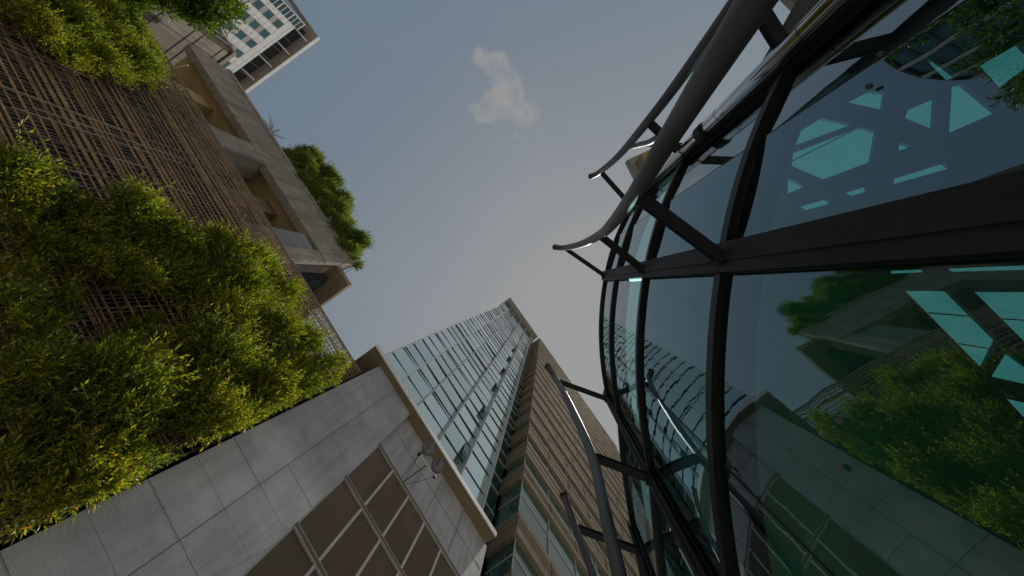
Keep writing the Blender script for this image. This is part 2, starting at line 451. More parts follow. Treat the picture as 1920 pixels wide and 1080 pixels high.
# ------------------------------------------------------------------ concrete tower block behind it
XB = -18.0
bt = thing('concrete_block', 'tan concrete stair block with panel joints rising behind the lattice building', 'building', (-20, 6.5, 0))
box('wall', 'concrete', bt, -23, XB, 5.86, 9.5, 0, 17.3)
m = MB()
for zz in (13.2, 14.35, 15.62, 16.0, 17.0): m.box(XB, XB + .012, 5.862, 9.498, zz, zz + .03)
m.box(XB, XB + .012, 6.5, 6.53, 0, 17.3)
m.build('panel_joints', 'joint', bt)
m = MB(); m.box(-23, XB - .02, 5.70, 5.855, 8, 17.42); m.build('bronze_cladding', 'bronze', bt)
m = MB()
x = -22.9
while x < XB - .1:
    m.box(x, x + .05, 5.64, 5.699, 8, 17.4); x += .55
m.build('white_fins', 'alu', bt)
m = MB(); m.box(-23, XB + .03, 5.64, 9.5, 17.424, 17.6); m.build('parapet_cap', 'concrete', bt)

# ------------------------------------------------------------------ white tall building (far, top left)
K = 2.0
def wb_pt(y, zz, x=46.0, k=K):     # readings on the plane 46 m away -> building k times as far
    return (-x * k, y * k, CAMZ + (zz - CAMZ) * k)
wb = thing('white_building', 'tall white building with stacked square windows and a deep grey roof overhang', 'building', (-100, 26, 0))
XF = -96.0
KF = XF / -46.0
fz = lambda zz: CAMZ + (zz - CAMZ) * KF
box('wall', 'white', wb, -125, XF, 6.75 * KF, 50, 0, fz(44.3))
m = MB()
for i in range(18):
    zz = fz(44.3) - .9 - i * 3.37 / 2
    m.box(XF, XF + .02, 6.76 * KF, 49.9, zz, zz + .05)
for i in range(18):
    y = 7.0 * KF + i * 2.15 * KF / 2
    m.box(XF, XF + .02, y, y + .05, 10, fz(44.29))
m.build('panel_joints', 'grey_panel', wb)
for ci in range(8):
    y0 = (7.97 + 2.1 * ci) * KF
    for ri in range(9):
        zc = fz(42.52 - 1.62 * ri)
        m = MB(); m.box(XF + .021, XF + .12, y0 - 1.12, y0 + 1.12, zc - .92, zc + .92)
        m.box(XF + .121, XF + .17, y0 - 1.12, y0 - 1.0, zc - .92, zc + .92); m.box(XF + .121, XF + .17, y0 + 1.0, y0 + 1.12, zc - .92, zc + .92)
        m.box(XF + .121, XF + .17, y0 - .999, y0 + .999, zc + .8, zc + .92)
        w = m.build('window', 'tan_panel', wb)
        m = MB(); m.box(XF + .121, XF + .14, y0 - .999, y0 + .999, zc - .92, zc + .799); m.build('pane', 'wg', w)
        m = MB(); m.box(XF + .021, XF + .06, y0 - 1.12, y0 + 1.12, zc - .92 - 1.46, zc - .921); m.build('spandrel', 'grey_panel', w)
# corner bay of teal glass
m = MB(); m.box(-125, XF - .1, 5.55 * KF, 6.745 * KF, 0, fz(44.8)); m.build('glazed_corner', 'wg', wb)
m = MB()
for i in range(16):
    zz = fz(44.6) - i * 1.35
    m.box(XF - .1, XF + .12, 5.55 * KF, 6.74 * KF, zz, zz + (.3 if i % 3 == 0 else .14))
m.box(XF - .1, XF + .2, 5.5 * KF, 5.6 * KF, 10, fz(44.8))
m.build('corner_mullions', 'alu', wb)
# open top storey, brackets, roof
ZR = fz(46.4) + .9
box('top_storey_wall', 'dark_wall', wb, -124, XF - 2.2, 6.4 * KF, 49, fz(44.3), ZR)
m = MB()
for i in range(7):
    y = 6.95 * KF + i * 3.9
    m.box(XF - 2.199, XF - 2.1, y, y + .18, fz(44.3), ZR)
m.box(XF - 2.199, XF - 2.12, 6.5 * KF, 48, fz(44.3) + 1.6, fz(44.3) + 1.75)
m.build('storey_mullions', 'grey_panel', wb)
for i in range(10):
    y = 6.9 * KF + i * 6.2
    m = MB(); m.beam((XF - 2.1, y, fz(44.32)), (XF + .5, y, ZR - .3), .55, .35, (0, 1, 0))
    m.build('roof_bracket', 'white', wb)
EX = -46.0 * (ZR - CAMZ) / (47.35 - CAMZ)
m = MB(); m.box(-126, EX, 5.35 * -EX / 46, 52, ZR, ZR + .5); m.build('roof', 'eave', wb)
m = MB(); m.box(EX + .003, EX + .25, 5.33 * -EX / 46, 52, ZR - .12, ZR + .9); m.build('roof_edge', 'white', wb)

# ------------------------------------------------------------------ grey stone building (bottom left)
PY, WY, SZ = 6.0, 6.16, 13.85
sb = thing('stone_building', 'low grey stone building with bronze ribbed screens under a flat overhanging roof', 'building', (2, 7, 0))
# pier made of panel courses: two columns of slabs with open joints
m = MB()
zs = [13.849, 12.98]
zz = 12.28
while zz > 0: zs.append(zz); zz -= .71
zs.append(0)
slab = MB()
for i in range(len(zs) - 1):
    for x0, x1 in ((-1.04, -.115), (-.105, .80)):
        slab.box(x0, x1, PY + random.uniform(-.0015, .0015), PY + .05, zs[i + 1] + .003, zs[i] - .003)
pier = slab.build('stone_slabs', 'stone', sb)
box('pier_core', 'joint', sb, -1.03, .79, PY + .052, 8.0, 0, 13.845)
box('side_wall', 'stone_warm', sb, .80, 5.35, WY, 8.4, 11.9, 13.845)
m = MB()
for x in (1.9, 3.0, 4.1): m.box(x, x + .012, WY - .004, WY, 11.95, 13.8)
m.box(.82, 5.3, WY - .004, WY, 12.85, 12.862)
m.build('wall_joints', 'joint', sb)
# ribbed screens between bronze rails
rows = [(10.16, 11.72), (8.48, 10.02), (6.8, 8.34), (5.1, 6.66), (3.4, 4.96)]
cols = [(.86 + .757 * i, .86 + .757 * i + .70) for i in range(8)]
for (z0, z1) in rows:
    for (x0, x1) in cols:
        if x1 > 5.9: continue
        m = MB(); m.box(x0, x1, WY + .03, WY + .06, z0, z1)
        nr = 24
        for k in range(nr):
            xa = x0 + .008 + k * (x1 - x0 - .016) / nr
            m.box(xa, xa + .016, WY + .008, WY + .0295, z0 + .005, z1 - .005)
        m.build('ribbed_screen', 'louver', sb)
for k in range(8):
    x = .86 + .757 * k - .03
    if x > 5.4: continue
    m = MB(); m.box(x - .03, x + .03, WY - .01, WY + .1, 3.3, 11.75); m.build('screen_post', 'alu', sb)
for z0 in (11.74, 10.045, 8.365, 6.685, 4.985):
    m = MB(); m.box(.82, 5.35, WY - .04, WY + .09, z0 + .022, z0 + .085)
    m.build('screen_rail', 'bronze', sb)
    m = MB()
    m.box(.82, 5.35, WY - .03, WY + .03, z0 - .002, z0 + .018); m.box(.82, 5.35, WY - .03, WY + .03, z0 + .089, z0 + .109)
    m.build('rail_edge', 'alu', sb)
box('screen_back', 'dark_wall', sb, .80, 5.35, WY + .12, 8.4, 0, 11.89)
# roof: soffit boards, pale fascia
FXa, FXb = -1.63, 5.28
m = MB()
xs = [FXa, -.2, 1.25, 2.7, 3.95, FXb]
for i in range(5): m.box(xs[i] + .005, xs[i + 1] - .005, 5.80, 7.6, SZ, SZ + .04)
m.build('soffit', 'soffit', sb)
box('roof', 'soffit', sb, FXa, FXb, 5.80, 9.0, SZ + .042, SZ + .17)
m = MB(); m.box(FXa - .01, FXb + .02, 5.765, 5.797, SZ - .01, SZ + .20)
bevel(m.build('fascia', 'white', sb), .006)
box('end_fascia', 'alu', sb, FXa - .04, FXa - .012, 5.765, 7.6, SZ - .01, SZ + .20)

# twin floodlights on an outrigger
fl = thing('floodlight_bracket', 'pair of round smoked floodlights on an outrigger arm above the ribbed screens', 'floodlight', (1.75, WY, 10.75))
a0 = at(757, 903, 1, WY); c1 = at(786, 851, 1, 5.42); c2 = at(815, 893, 1, 5.42)
mid = (Vector(c1) + Vector(c2)) / 2
m = MB(); m.tube([a0, mid], .016, 8); m.build('arm', 'bronze', fl)
m = MB(); m.tube([c1, c2], .018, 8); m.build('crossbar', 'alu', fl)
m = MB(); m.tube([Vector(a0) + Vector((.03, 0, .04)), c1], .006, 6)
m.tube(spline([Vector(a0) + Vector((.06, 0, -.05)), (Vector(a0) * .5 + Vector(c2) * .5) + Vector((.02, 0, -.1)), c2], 6), .006, 6)
m.build('cable', 'black', fl)
for (u, v), cc in (((803, 840), c1), ((820, 872), c2)):
    hp = Vector(at(u, v, 1, 5.30))
    m = MB()
    dome = []
    ax = Vector((.05, -.55, -.83)).normalized()
    m.tube([hp - ax * .12, hp - ax * .09, hp - ax * .03, hp + ax * .04, hp + ax * .06], [.03, .10, .165, .185, .19], 20)
    lamp = m.build('lamp', 'steel', fl, smooth=False)
    m = MB(); m.tube([hp + ax * .061, hp + ax * .09, hp + ax * .10], [.178, .15, .02], 20); m.build('lens', 'lampglass', lamp, smooth=True)
    m = MB(); m.tube([hp + ax * .055, hp + ax * .075], [.194, .194], 20); m.build('rim', 'tube', lamp)
    m = MB(); m.tube([cc, Vector(cc) * .5 + (hp - ax * .1) * .5 + Vector((.06, 0, 0)), hp - ax * .1], .014, 8); m.box(cc[0] - .035, cc[0] + .035, cc[1] - .03, cc[1] + .03, cc[2] - .06, cc[2] + .06)
    m.build('yoke', 'steel', lamp)

# ------------------------------------------------------------------ glass tower
GY, GZ = 8.0, 75.4
gt = thing('glass_tower', 'slender pale glass tower with thin black floor lines and white vertical fins', 'tower', (2, 12, 0))
box('core', 'dark_wall', gt, -1.68, 6.0, GY + .12, 20, 0, GZ)
gx = [-1.72, -.36, 1.0, 2.72, 4.4, 6.02]
fl_z = [10.0, 12.95, 15.7, 18.5]
levels = [18.5, 21.37] + [24.16 + 2.86 * k for k in range(18)] + [GZ]
levels = [12.6, 15.55] + levels
for i in range(len(levels) - 1):
    z0, z1 = levels[i], levels[i + 1]
    zm = min(z0 + 1.2, z1 - .1)
    for k in range(5):
        x0, x1 = gx[k] + .02, gx[k + 1] - .02
        m = MB()
        t1, t2 = rng.uniform(-.03, .03, 2)
        for za, zb in ((z0 + .05, zm - .04), (zm + .04, z1 - .05)):
            ya, yb = GY + rng.uniform(-.006, .006), GY + rng.uniform(-.006, .006)
            m.add([(x0, ya, za), (x1, ya + t1, za), (x1, yb + t1, zb), (x0, yb, zb),
                   (x0, ya + .04, za), (x1, ya + .04, za), (x1, yb + .04, zb), (x0, yb + .04, zb)],
                  [(0, 1, 2, 3), (7, 6, 5, 4), (0, 4, 5, 1), (2, 6, 7, 3), (0, 3, 7, 4), (1, 5, 6, 2)])
        m.build('window', 'tg', gt)
    m = MB(); m.box(-1.72, 6.02, GY - .035, GY + .1, z0 - .045, z0 + .045)
    m.box(-1.72, 6.02, GY - .035, GY + .1, zm - .032, zm + .032)
    if i % 2: m.box(-1.72, gx[3], GY - .03, GY + .1, z0 - .32, z0 - .27)
    m.build('transom', 'black', gt)
for k, x in enumerate(gx):
    dep = .10 if k in (0,) else (.32 if k in (3, 4, 5) else .2)
    m = MB(); m.box(x - .028, x + .028, GY - dep, GY + .1, 10, GZ); m.build('fin', 'alu', gt)
# small opening vents tilted out along one column
for zz in (19.6, 25.6, 31.3, 37.0, 42.8, 48.5):
    m = MB(); m.add([(4.02, GY - .34, zz), (4.34, GY - .34, zz), (4.34, GY - .05, zz + 1.6), (4.02, GY - .05, zz + 1.6),
                     (4.02, GY - .30, zz), (4.34, GY - .30, zz), (4.34, GY - .03, zz + 1.6), (4.02, GY - .03, zz + 1.6)],
                    [(0, 1, 2, 3), (7, 6, 5, 4), (0, 4, 5, 1), (2, 6, 7, 3), (0, 3, 7, 4), (1, 5, 6, 2)])
    m.build('open_vent', 'tg', gt)
m = MB(); m.box(-2.1, 7.2, 7.22, 20, GZ + .02, GZ + 1.3); m.build('roof', 'eave', gt)
m = MB(); m.box(6.02, 7.04, GY + .12, GY + .2, 6, GZ); m.build('recess_glass', 'tg_dark', gt)
for i in range(len(levels) - 1):
    z0 = levels[i]
    for za in (z0, z0 + 1.2):
        m = MB(); m.box(6.05, 7.04, GY + .06, GY + .118, za - .03, za + .03); m.build('recess_transom', 'alu', gt)

# ------------------------------------------------------------------ beige tower
bx, by, bxr, BZ = 7.06, 6.6, 29.5, 71.0
bg_ = thing('beige_tower', 'broad beige tower with projecting stone bands and dark green window strips', 'tower', (18, 12, 0))
heads = [12.2, 15.28, 18.65] + [23.0 + 2.87 * k for k in range(17)]           # tops of the bands
band = [(10.6, 12.2), (13.3, 15.28), (17.18, 18.65), (21.59, 22.85)] + [(24.2 + 2.87 * k, 25.95 + 2.87 * k) for k in range(16)]
band.append((70.2, 71.0))
def stone_band(z0, z1):
    m = MB()
    st = max(3, int((z1 - z0) / .30)); dz = (z1 - z0) / st
    for k in range(st):
        a, b_ = z0 + k * dz + .005, z0 + (k + 1) * dz - .005
        o = .0 if k % 2 else .012
        if k == 0: o = .04
        if k == st - 1: o = .03
        # front strip then flank strip: mitred at the corner
        m.prism([(bx - o, by - o), (bxr, by - o), (bxr, by + .45), (bx + .45, by + .45), (bx + .45, GY + .1), (bx - o, GY + .1)], a, b_)
    return m
for i, (z0, z1) in enumerate(band):
    sp = stone_band(z0, z1).build('stone_band', 'beige', bg_)
    m = MB()
    m.prism([(bx + .03, by + .03), (bxr, by + .03), (bxr, by + .4), (bx + .4, by + .4), (bx + .4, GY + .09), (bx + .03, GY + .09)], z0 + .02, z1 - .02)
    m.build('band_grooves', 'beige_dark', sp)
    m = MB()
    x = 9.37 + (1.08 if i % 3 == 1 else 0)
    while x < bxr:
        m.box(x, x + .009, by - .045, by + .05, z0 + .03, z1 - .03); x += 2.16
    m.build('panel_joints', 'beige_dark', sp)
    if i + 1 < len(band):
        za, zb = z1 + .004, band[i + 1][0] - .004
        m = MB(); m.prism([(bx + .16, by + .16), (bxr, by + .16), (bxr, by + .2), (bx + .2, by + .2), (bx + .2, GY + .09), (bx + .16, GY + .09)], za, zb)
        w = m.build('window_strip', 'bgw', bg_)
        m = MB()
        x = 9.37
        while x < bxr:
            m.box(x - .016, x + .016, by + .10, by + .158, za, zb); x += 2.16
        if zb - za > 1.6:
            zc = za + (zb - za) * .58
            m.box(bx + .13, bxr, by + .12, by + .157, zc - .03, zc + .03); m.box(bx + .12, bx + .157, by + .16, GY + .05, zc - .03, zc + .03)
        m.box(bx + .12, bx + .157, by + .12, by + .157, za, zb)
        m.build('mullions', 'alu', w)
box('core', 'dark_wall', bg_, bx + .6, bxr - .2, by + .6, 22, 0, BZ - .4)
box('roof', 'beige', bg_, bx + .1, bxr, by + .1, 22, BZ + .02, BZ + .5)

# ------------------------------------------------------------------ glass pavilion (right)
pv = thing('glass_pavilion', 'curved dark glass pavilion with black steel frame and outrigger tubes on the right', 'pavilion', (2.1, -1.75, 0))
Dp, Bp, Ap, Cp, Ep, Fp = (-.95, -6.6), (-.40, -3.93), (.97, -1.85), (4.15, .50), (6.65, 1.95), (9.4, 3.2)
bays = [(Dp, Bp, .10), (Bp, Ap, .10), (Ap, Cp, .20), (Cp, Ep, .06), (Ep, Fp, .05)]
def bay_pt(bay, t, off=0.0):
    (a, b_, bul) = bay
    a, b_ = Vector(a), Vector(b_)
    d = (b_ - a); nrm = Vector((-d.y, d.x)).normalized()
    p = a + d * t + nrm * (4 * bul * t * (1 - t))
    tg = d + nrm * (4 * bul * (1 - 2 * t)) ; n2 = Vector((-tg.y, tg.x)).normalized()
    return p + n2 * off
RZ = [ZG, 2.7, 6.1, 9.46, 12.67, 14.73]
TOPS = [14.73, 14.73, 14.73, 14.73, 12.67]
for bi, bay in enumerate(bays):
    top = 12.67 if bi >= 3 else 14.73
    for zi, z in enumerate(RZ):
        if z == ZG or z > top: continue
        m = MB(); n = 22; o = 0
        hgt = .075
        prof = [(.07, -hgt), (.07, hgt), (-.05, hgt), (-.05, hgt + .03), (-.37, hgt + .03), (-.37, -hgt - .03), (-.05, -hgt - .03), (-.05, -hgt)]
        vs, fs = [], []
        for i in range(n + 1):
            for (of, dz) in prof:
                p = bay_pt(bay, i / n, of); vs.append((p.x, p.y, z + dz))
        q = len(prof)
        for i in range(n):
            for k in range(q):
                fs.append((i * q + k, i * q + (k + 1) % q, (i + 1) * q + (k + 1) % q, (i + 1) * q + k))
        fs.append(tuple(range(q - 1, -1, -1))); fs.append(tuple(n * q + k for k in range(q)))
        m.add(vs, fs); m.build('transom', 'frame', pv)
        # slim bead lines on the underside
        m = MB()
        for of in (-.02, -.15, -.24):
            m.tube([(*bay_pt(bay, i / n, of), z - hgt - (.006 if of > -.05 else .036)) for i in range(n + 1)], .008, 6)
        m.build('transom_bead', 'steel', pv)
    splits = [0, .42, 1] if bi in (0, 1) else [0, .55, 1]
    zz = [z for z in RZ if z <= top]
    for zi in range(len(zz) - 1):
        for k in range(2):
            t0, t1 = splits[k] + .004, splits[k + 1] - .004
            m = MB(); n = 12; vs = []; fs = []
            for i in range(n + 1):
                p = bay_pt(bay, t0 + (t1 - t0) * i / n, 0) if bi > 1 else bay_pt(bay, t0, 0).lerp(bay_pt(bay, t1, 0), i / n)   # flat panes in the two tighter bays
                vs += [(p.x, p.y, zz[zi] + .02), (p.x, p.y, zz[zi + 1] - .02)]
            for i in range(n): fs.append((2 * i, 2 * i + 1, 2 * i + 3, 2 * i + 2))
            m.add(vs, fs); m.build('pane', 'pane_mirror' if (bi < 2 and k == 0) or zi >= 3 else 'pane', pv, smooth=True)
        p = bay_pt(bay, splits[1], -.004)
        m = MB(); m.tube([(p.x, p.y, zz[zi]), (p.x, p.y, zz[zi + 1])], .009, 6); m.build('glass_joint', 'black', pv)

def column(p, nrm, ztop, tube, strut_z, wid=.34, dep=.30):
    n = Vector(nrm).normalized(); t = Vector((-n.y, n.x))
    m = MB()
    c = Vector(p)
    def plate(c0, half_t, half_n):
        m.prism([tuple(c0 + t * (i * half_t) + n * (j * half_n)) for i, j in ((-1, -1), (1, -1), (1, 1), (-1, 1))], ZG, ztop)
    plate(c + n * .10, wid / 2, .012); plate(c + n * (.10 - dep), wid / 2, .012)
    m.prism([tuple(c + n * (.086) + t * .009), tuple(c + n * .086 - t * .009), tuple(c + n * (.114 - dep) - t * .009), tuple(c + n * (.114 - dep) + t * .009)], ZG, ztop)
    plate(c + n * (.125), wid / 2 * .3, .012)
    for k in (-1, 1):
        cc = c + t * (k * wid * .42) - n * .06
        m.prism([tuple(cc + t * (i * .03) + n * (j * dep * .3)) for i, j in ((-1, -1), (1, -1), (1, 1), (-1, 1))], ZG, ztop - .002)
    col = m.build('column', 'steel', pv)
    if tube:
        pts = spline(tube, 12)
        m = MB(); m.tube(pts, .093, 20); tb_ = m.build('outrigger_tube', 'tube', pv, smooth=True)
        m = MB()
        e0, e1 = pts[-1], (pts[-1] - pts[-2]).normalized()
        m.tube([e0 - e1 * .03, e0 + e1 * .05], .105, 20); m.build('tube_cap', 'steel', tb_)
        for zs_ in strut_z:
            q = min(pts, key=lambda v: abs(v.z - zs_)); q = Vector((q.x, q.y, zs_))
            e_ = Vector((*(c + n * .11), zs_))
            d = (e_ - q).normalized(); s_ = d.cross(Vector((0, 0, 1))).normalized()
            m = MB()
            a_, b_ = q + d * .07, e_
            m.beam(a_ + Vector((0, 0, .07)), b_ + Vector((0, 0, .07)), .13, .016); m.beam(a_ - Vector((0, 0, .07)), b_ - Vector((0, 0, .07)), .13, .016)
            m.beam(a_, b_, .07, .123)
            m.build('strut', 'steel', pv)
            m = MB(); m.beam(b_ - d * .02, b_ + d * .012, .2, .24)
            for i_ in (-1, 1):
                for j_ in (-1, 1):
                    bp = b_ - d * .02 + s_ * (i_ * .082) + Vector((0, 0, j_ * .098)); m.tube([bp, bp - d * .022], .016, 6)
            m.build('strut_plate', 'steel', pv)
nA = (-.70, .71); nB = (-.92, .38); nC = (-.55, .83); nE = (-.47, .88); nD = (-.97, .22)
column(Ap, nA, 14.95, [(-.75, -1.95, ZG), (-.62, -1.76, 2.2), (-.53, -1.68, 3.4), (-.40, -1.6, 4.8), (-.25, -1.47, 6.0), (-.17, -1.45, 7.7), (-.18, -1.50, 9.4), (-.34, -1.44, 12), (-.66, -1.25, 14.5), (-.88, -1.07, 15.0)], (6.0, 9.4, 14.45))
column(Bp, nB, 14.95, [(-1.55, -4.5, ZG), (-1.5, -4.25, 4), (-1.48, -4.08, 6), (-1.48, -3.9, 8), (-1.52, -3.78, 9.4), (-1.72, -3.78, 12), (-2.05, -3.8, 14.4), (-2.2, -3.65, 15.0)], (6.0, 9.4, 14.3), .2, .2)
column(Cp, nC, 14.95, [(3.75, 1.75, ZG), (3.5, 1.45, 5.2), (3.2, 1.28, 7.2), (3.2, 1.24, 9.4), (3.02, 1.38, 12), (2.72, 1.58, 14.6), (2.35, 1.64, 15.2)], (9.4, 14.4), .28)
column(Ep, nE, 12.9, [(6.1, 2.6, ZG), (5.75, 2.72, 8.8), (5.6, 2.85, 10.5), (5.33, 3.02, 12.0), (4.8, 2.93, 12.4)], (11.9,), .26)
column(Dp, nD, 14.95, [(-1.9, -6.2, ZG), (-1.62, -5.7, 8), (-1.5, -5.3, 11.4), (-1.62, -5.2, 12.8), (-1.98, -5.45, 14.3), (-2.2, -5.5, 15)], (14.3,), .3)
# polished downpipe beside the second column
m = MB(); pp = tuple(at(1425, 142, 2, 6.5)[:2])
m.tube([(*pp, ZG), (*pp, 15.3)], .115, 24); dp = m.build('downpipe', 'chrome', pv, smooth=True)
m = MB()
for zz in (2.5, 4.05, 5.6, 7.6, 9.2, 11.6, 13.6):
    m.tube([(*pp, zz), (*pp, zz + .012)], .1165, 24)
m.build('pipe_joints', 'black', dp)
for zz in (8.2, 12.4):
    m = MB(); m.tube([(*pp, zz), (*pp, zz + .22)], .14, 24); m.beam((*pp, zz + .1), (*Bp, zz + .1), .08, .08)
    m.build('pipe_collar', 'steel', dp)

# inside: ceiling plate with round downlights, steel roof grid under sky-lit glass
CZ = 9.9
def cz(u, v, z=CZ): return tuple(at(u, v, 2, z)[:2])
edge_in = lambda bay, off=-.26, n=8: [tuple(bay_pt(bay, i / n, off)) for i in range(n + 1)]
from mathutils.geometry import tessellate_polygon
def T(zx, zy): return (1200 + .375 * zx, .375 * zy)
def R3(zx, zy): return (1640 + zx * .2963, 460 + zy * .2963)
opens = [[T(*p) for p in o] for o in (
    ((905, 590), (1060, 622), (665, 768), (680, 735)), ((1105, 635), (1185, 660), (1160, 805), (915, 897), (760, 830), (765, 765)),
    ((655, 785), (727, 765), (727, 815), (650, 795)), ((630, 855), (712, 880), (700, 975), (608, 935)), ((740, 890), (825, 932), (738, 968)),
    ((1040, 512), (1150, 455), (1230, 465), (1215, 550)), ((1300, 705), (1360, 733), (1292, 755)), ((1270, 895), (1525, 815), (1560, 838), (1268, 920)),
    ((1030, 965), (1140, 930), (1140, 955), (1055, 980)), ((800, 1035), (935, 995), (962, 1015), (828, 1050)), ((1325, 590), (1340, 550), (1480, 490), (1470, 650)),
    ((1560, 430), (1620, 420), (1785, 560), (1545, 665)), ((1410, 280), (1440, 265), (1585, 375), (1530, 400)), ((1700, 330), (1900, 215), (1990, 300), (1800, 440)))]
opens += [[R3(*p) for p in o] for o in (
    ((195, 290), (468, 290), (785, 605), (690, 790)), ((835, 675), (1010, 800), (1010, 890), (740, 830)), ((632, 295), (1010, 297), (1010, 640), (960, 620)),
    ((110, 135), (295, 132), (335, 170), (103, 178)), ((442, 123), (1010, 98), (1010, 153), (485, 167)), ((835, 972), (1010, 1010), (1010, 1130), (985, 1130)))]
hall = [(-4.5, -15), tuple(bay_pt(bays[0], .05, -.26))] + edge_in(bays[1]) + edge_in(bays[2])[1:] + edge_in(bays[3])[1:] + [(11, 1), (14, -6), (9, -15)]
loops = [[Vector((*p, 0)) for p in hall]] + [[Vector((*cz(*p), 0)) for p in o] for o in opens]
tris = tessellate_polygon(loops)
flat = [v for lp in loops for v in lp]
m = MB(); nf = len(flat); TH = .09
m.add([(v.x, v.y, CZ) for v in flat] + [(v.x, v.y, CZ + TH) for v in flat], [tuple(t) for t in tris] + [tuple(i + nf for i in t[::-1]) for t in tris])
o_ = 0
for lp in loops:
    k = len(lp)
    m.add([(v.x, v.y, CZ) for v in lp] + [(v.x, v.y, CZ + TH) for v in lp], [(i, (i + 1) % k, k + (i + 1) % k, k + i) for i in range(k)])
m.build('roof_steelwork', 'inner', pv)
# soffit panels under the front roof; green carries the vines' reflection and teal tint
d0, d1, d2 = cz(1672, 540), cz(1915, 790), cz(2100, 985)
m = MB(); m.prism([cz(1485, 526), cz(1425, 1080)] + edge_in(bays[3], -.30)[4:] + [(9.6, 2.2), d2, d1, d0, cz(1672, 520)], CZ - .05, CZ - .004); m.build('soffit_panels', 'inner_slab', pv)
# lower flanges along a few roof members, their lit look put into the colour
for p, q, w in ((T(1000, 545), T(1215, 600), .05), (T(930, 910), T(1160, 830), .05), (T(1300, 800), T(1430, 755), .05), (T(1400, 670), T(1500, 700), .04), (R3(110, 215), R3(380, 200), .05), (R3(500, 185), R3(960, 200), .06), (R3(175, 290), R3(680, 800), .04)):
    m = MB(); m.beam((*cz(*p), CZ - .02), (*cz(*q), CZ - .02), w, .03); m.build('roof_flange', 'inner_slab', pv)
for u, v in ((1665, 800), (1812, 1058), (1452, 905), (1310, 570)):
    p = at(u, v, 2, CZ - .01)
    dl = MB()
    for r0 in (.20, .15, .09):
        ring = [(p[0] + r0 * math.cos(a * math.pi / 12), p[1] + r0 * math.sin(a * math.pi / 12), CZ - .015 - (.2 - r0) * .15) for a in range(25)]
        dl.tube(ring, .012, 6, cap=False)
    dl.tube([(p[0], p[1], CZ - .001), (p[0], p[1], CZ - .03)], .05, 16)
    dl.build('downlight', 'inner', pv)
m = MB(); m.add([(*p, CZ + .45) for p in hall], [tuple(range(len(hall)))]); m.build('skylight', 'skylight', pv)
m = MB()
for (a, b_) in ((R3(340, 427), R3(640, 452)), (R3(530, 622), R3(860, 676)), (R3(810, 465), R3(960, 475)), (T(760, 805), T(1110, 630))):
    m.tube([(*cz(*a, CZ + .42), CZ + .42), (*cz(*b_, CZ + .42), CZ + .42)], .014, 6)
m.build('skylight_joints', 'black', pv)
m = MB()
for a, b_ in (((-.95, -6.75), (-4.5, -15)), ((-4.5, -15), (9, -15)), ((9, -15), (14, -6)), ((14, -6), (11, 1.5))):
    m.beam((*a, (ZG + CZ) / 2 + .2), (*b_, (ZG + CZ) / 2 + .2), .2, CZ - ZG + .6)
m.build('rear_wall', 'dark_wall', pv)
# point fixings holding the panes
for u, v, bi in ((1578, 792, 2), (1580, 875, 2), (1632, 160, 1), (1652, 100, 1)):
    p = Vector(at(u, v, 2, 5.0 if bi == 2 else 4.2)); best = min((bay_pt(bays[bi], t / 200, .012) for t in range(201)), key=lambda q: abs(math.atan2(q.y, q.x) - math.atan2(p.y, p.x)))
    dd = Vector((p.x, p.y)).length; z = CAMZ + (p.z - CAMZ) * best.length / dd
    n2 = Vector((-best.x, -best.y)).normalized()
    m = MB(); m.tube([(best.x, best.y, z), (best.x + n2.x * .02, best.y + n2.y * .02, z)], .021, 14); m.build('point_fixing', 'tube', pv)

# ------------------------------------------------------------------ foliage
def leaves_mesh(name, mat, parent, tips, dirs, size, nleaf=9, width=.2, seed=0, droop=.25, twig=2.6):
    """sprays: a twig from each tip along dirs with nleaf folded lance leaves"""
    r = np.random.default_rng(seed)
    n = len(tips)
    d = dirs / np.linalg.norm(dirs, axis=1)[:, None]
    rv = r.normal(size=(n, 3)); a = np.cross(d, rv); a /= np.linalg.norm(a, axis=1)[:, None]; b = np.cross(d, a)
    V = []
    L0 = size * r.uniform(.7, 1.25, (n, 1))
    for k in range(nleaf):
        s = (k + .5) / nleaf
        ang = k * 2.4 + r.uniform(-.5, .5, (n, 1))
        side = a * np.cos(ang) + b * np.sin(ang)
        base = tips + d * (L0 * twig * (s - .4))
        ld = side * (1.0 - .55 * s) + d * (.45 + .75 * s); ld[:, 2] -= droop * r.uniform(.3, 1.4, n)
        ld += r.normal(size=(n, 3)) * .18
        ld /= np.linalg.norm(ld, axis=1)[:, None]
        L = L0 * r.uniform(.75, 1.2, (n, 1))
        wv = np.cross(ld, r.normal(size=(n, 3)) * .55 + np.array([0, -.3, .9])); wv /= np.linalg.norm(wv, axis=1)[:, None]
        nv = np.cross(wv, ld)
        mid = base + ld * L * .45
        V.append(np.stack([base, mid + wv * L * width * .5 + nv * L * .05, base + ld * L - nv * L * .04, mid - wv * L * width * .5 + nv * L * .05], 1))
    V = np.concatenate(V, 0).reshape(-1, 3)
    org = Vector((0, 0, 0)); q = parent
    while q is not None: org += q.location; q = q.parent
    V = V - np.array(org)
    nq = len(V) // 4
    me = bpy.data.meshes.new(name)
    idx = np.arange(nq)[:, None] * 4
    tri = np.concatenate([idx + np.array([[0, 1, 2]]), idx + np.array([[0, 2, 3]])], 1).reshape(-1)
    me.vertices.add(len(V)); me.vertices.foreach_set('co', V.astype(np.float32).ravel())
    me.loops.add(len(tri)); me.loops.foreach_set('vertex_index', tri.astype(np.int32))
    me.polygons.add(nq * 2); me.polygons.foreach_set('loop_start', np.arange(nq * 2, dtype=np.int32) * 3)
    me.update(calc_edges=True)
    me.materials.append(M[mat])
    o = bpy.data.objects.new(name, me); C.objects.link(o); o.parent = parent
    return o

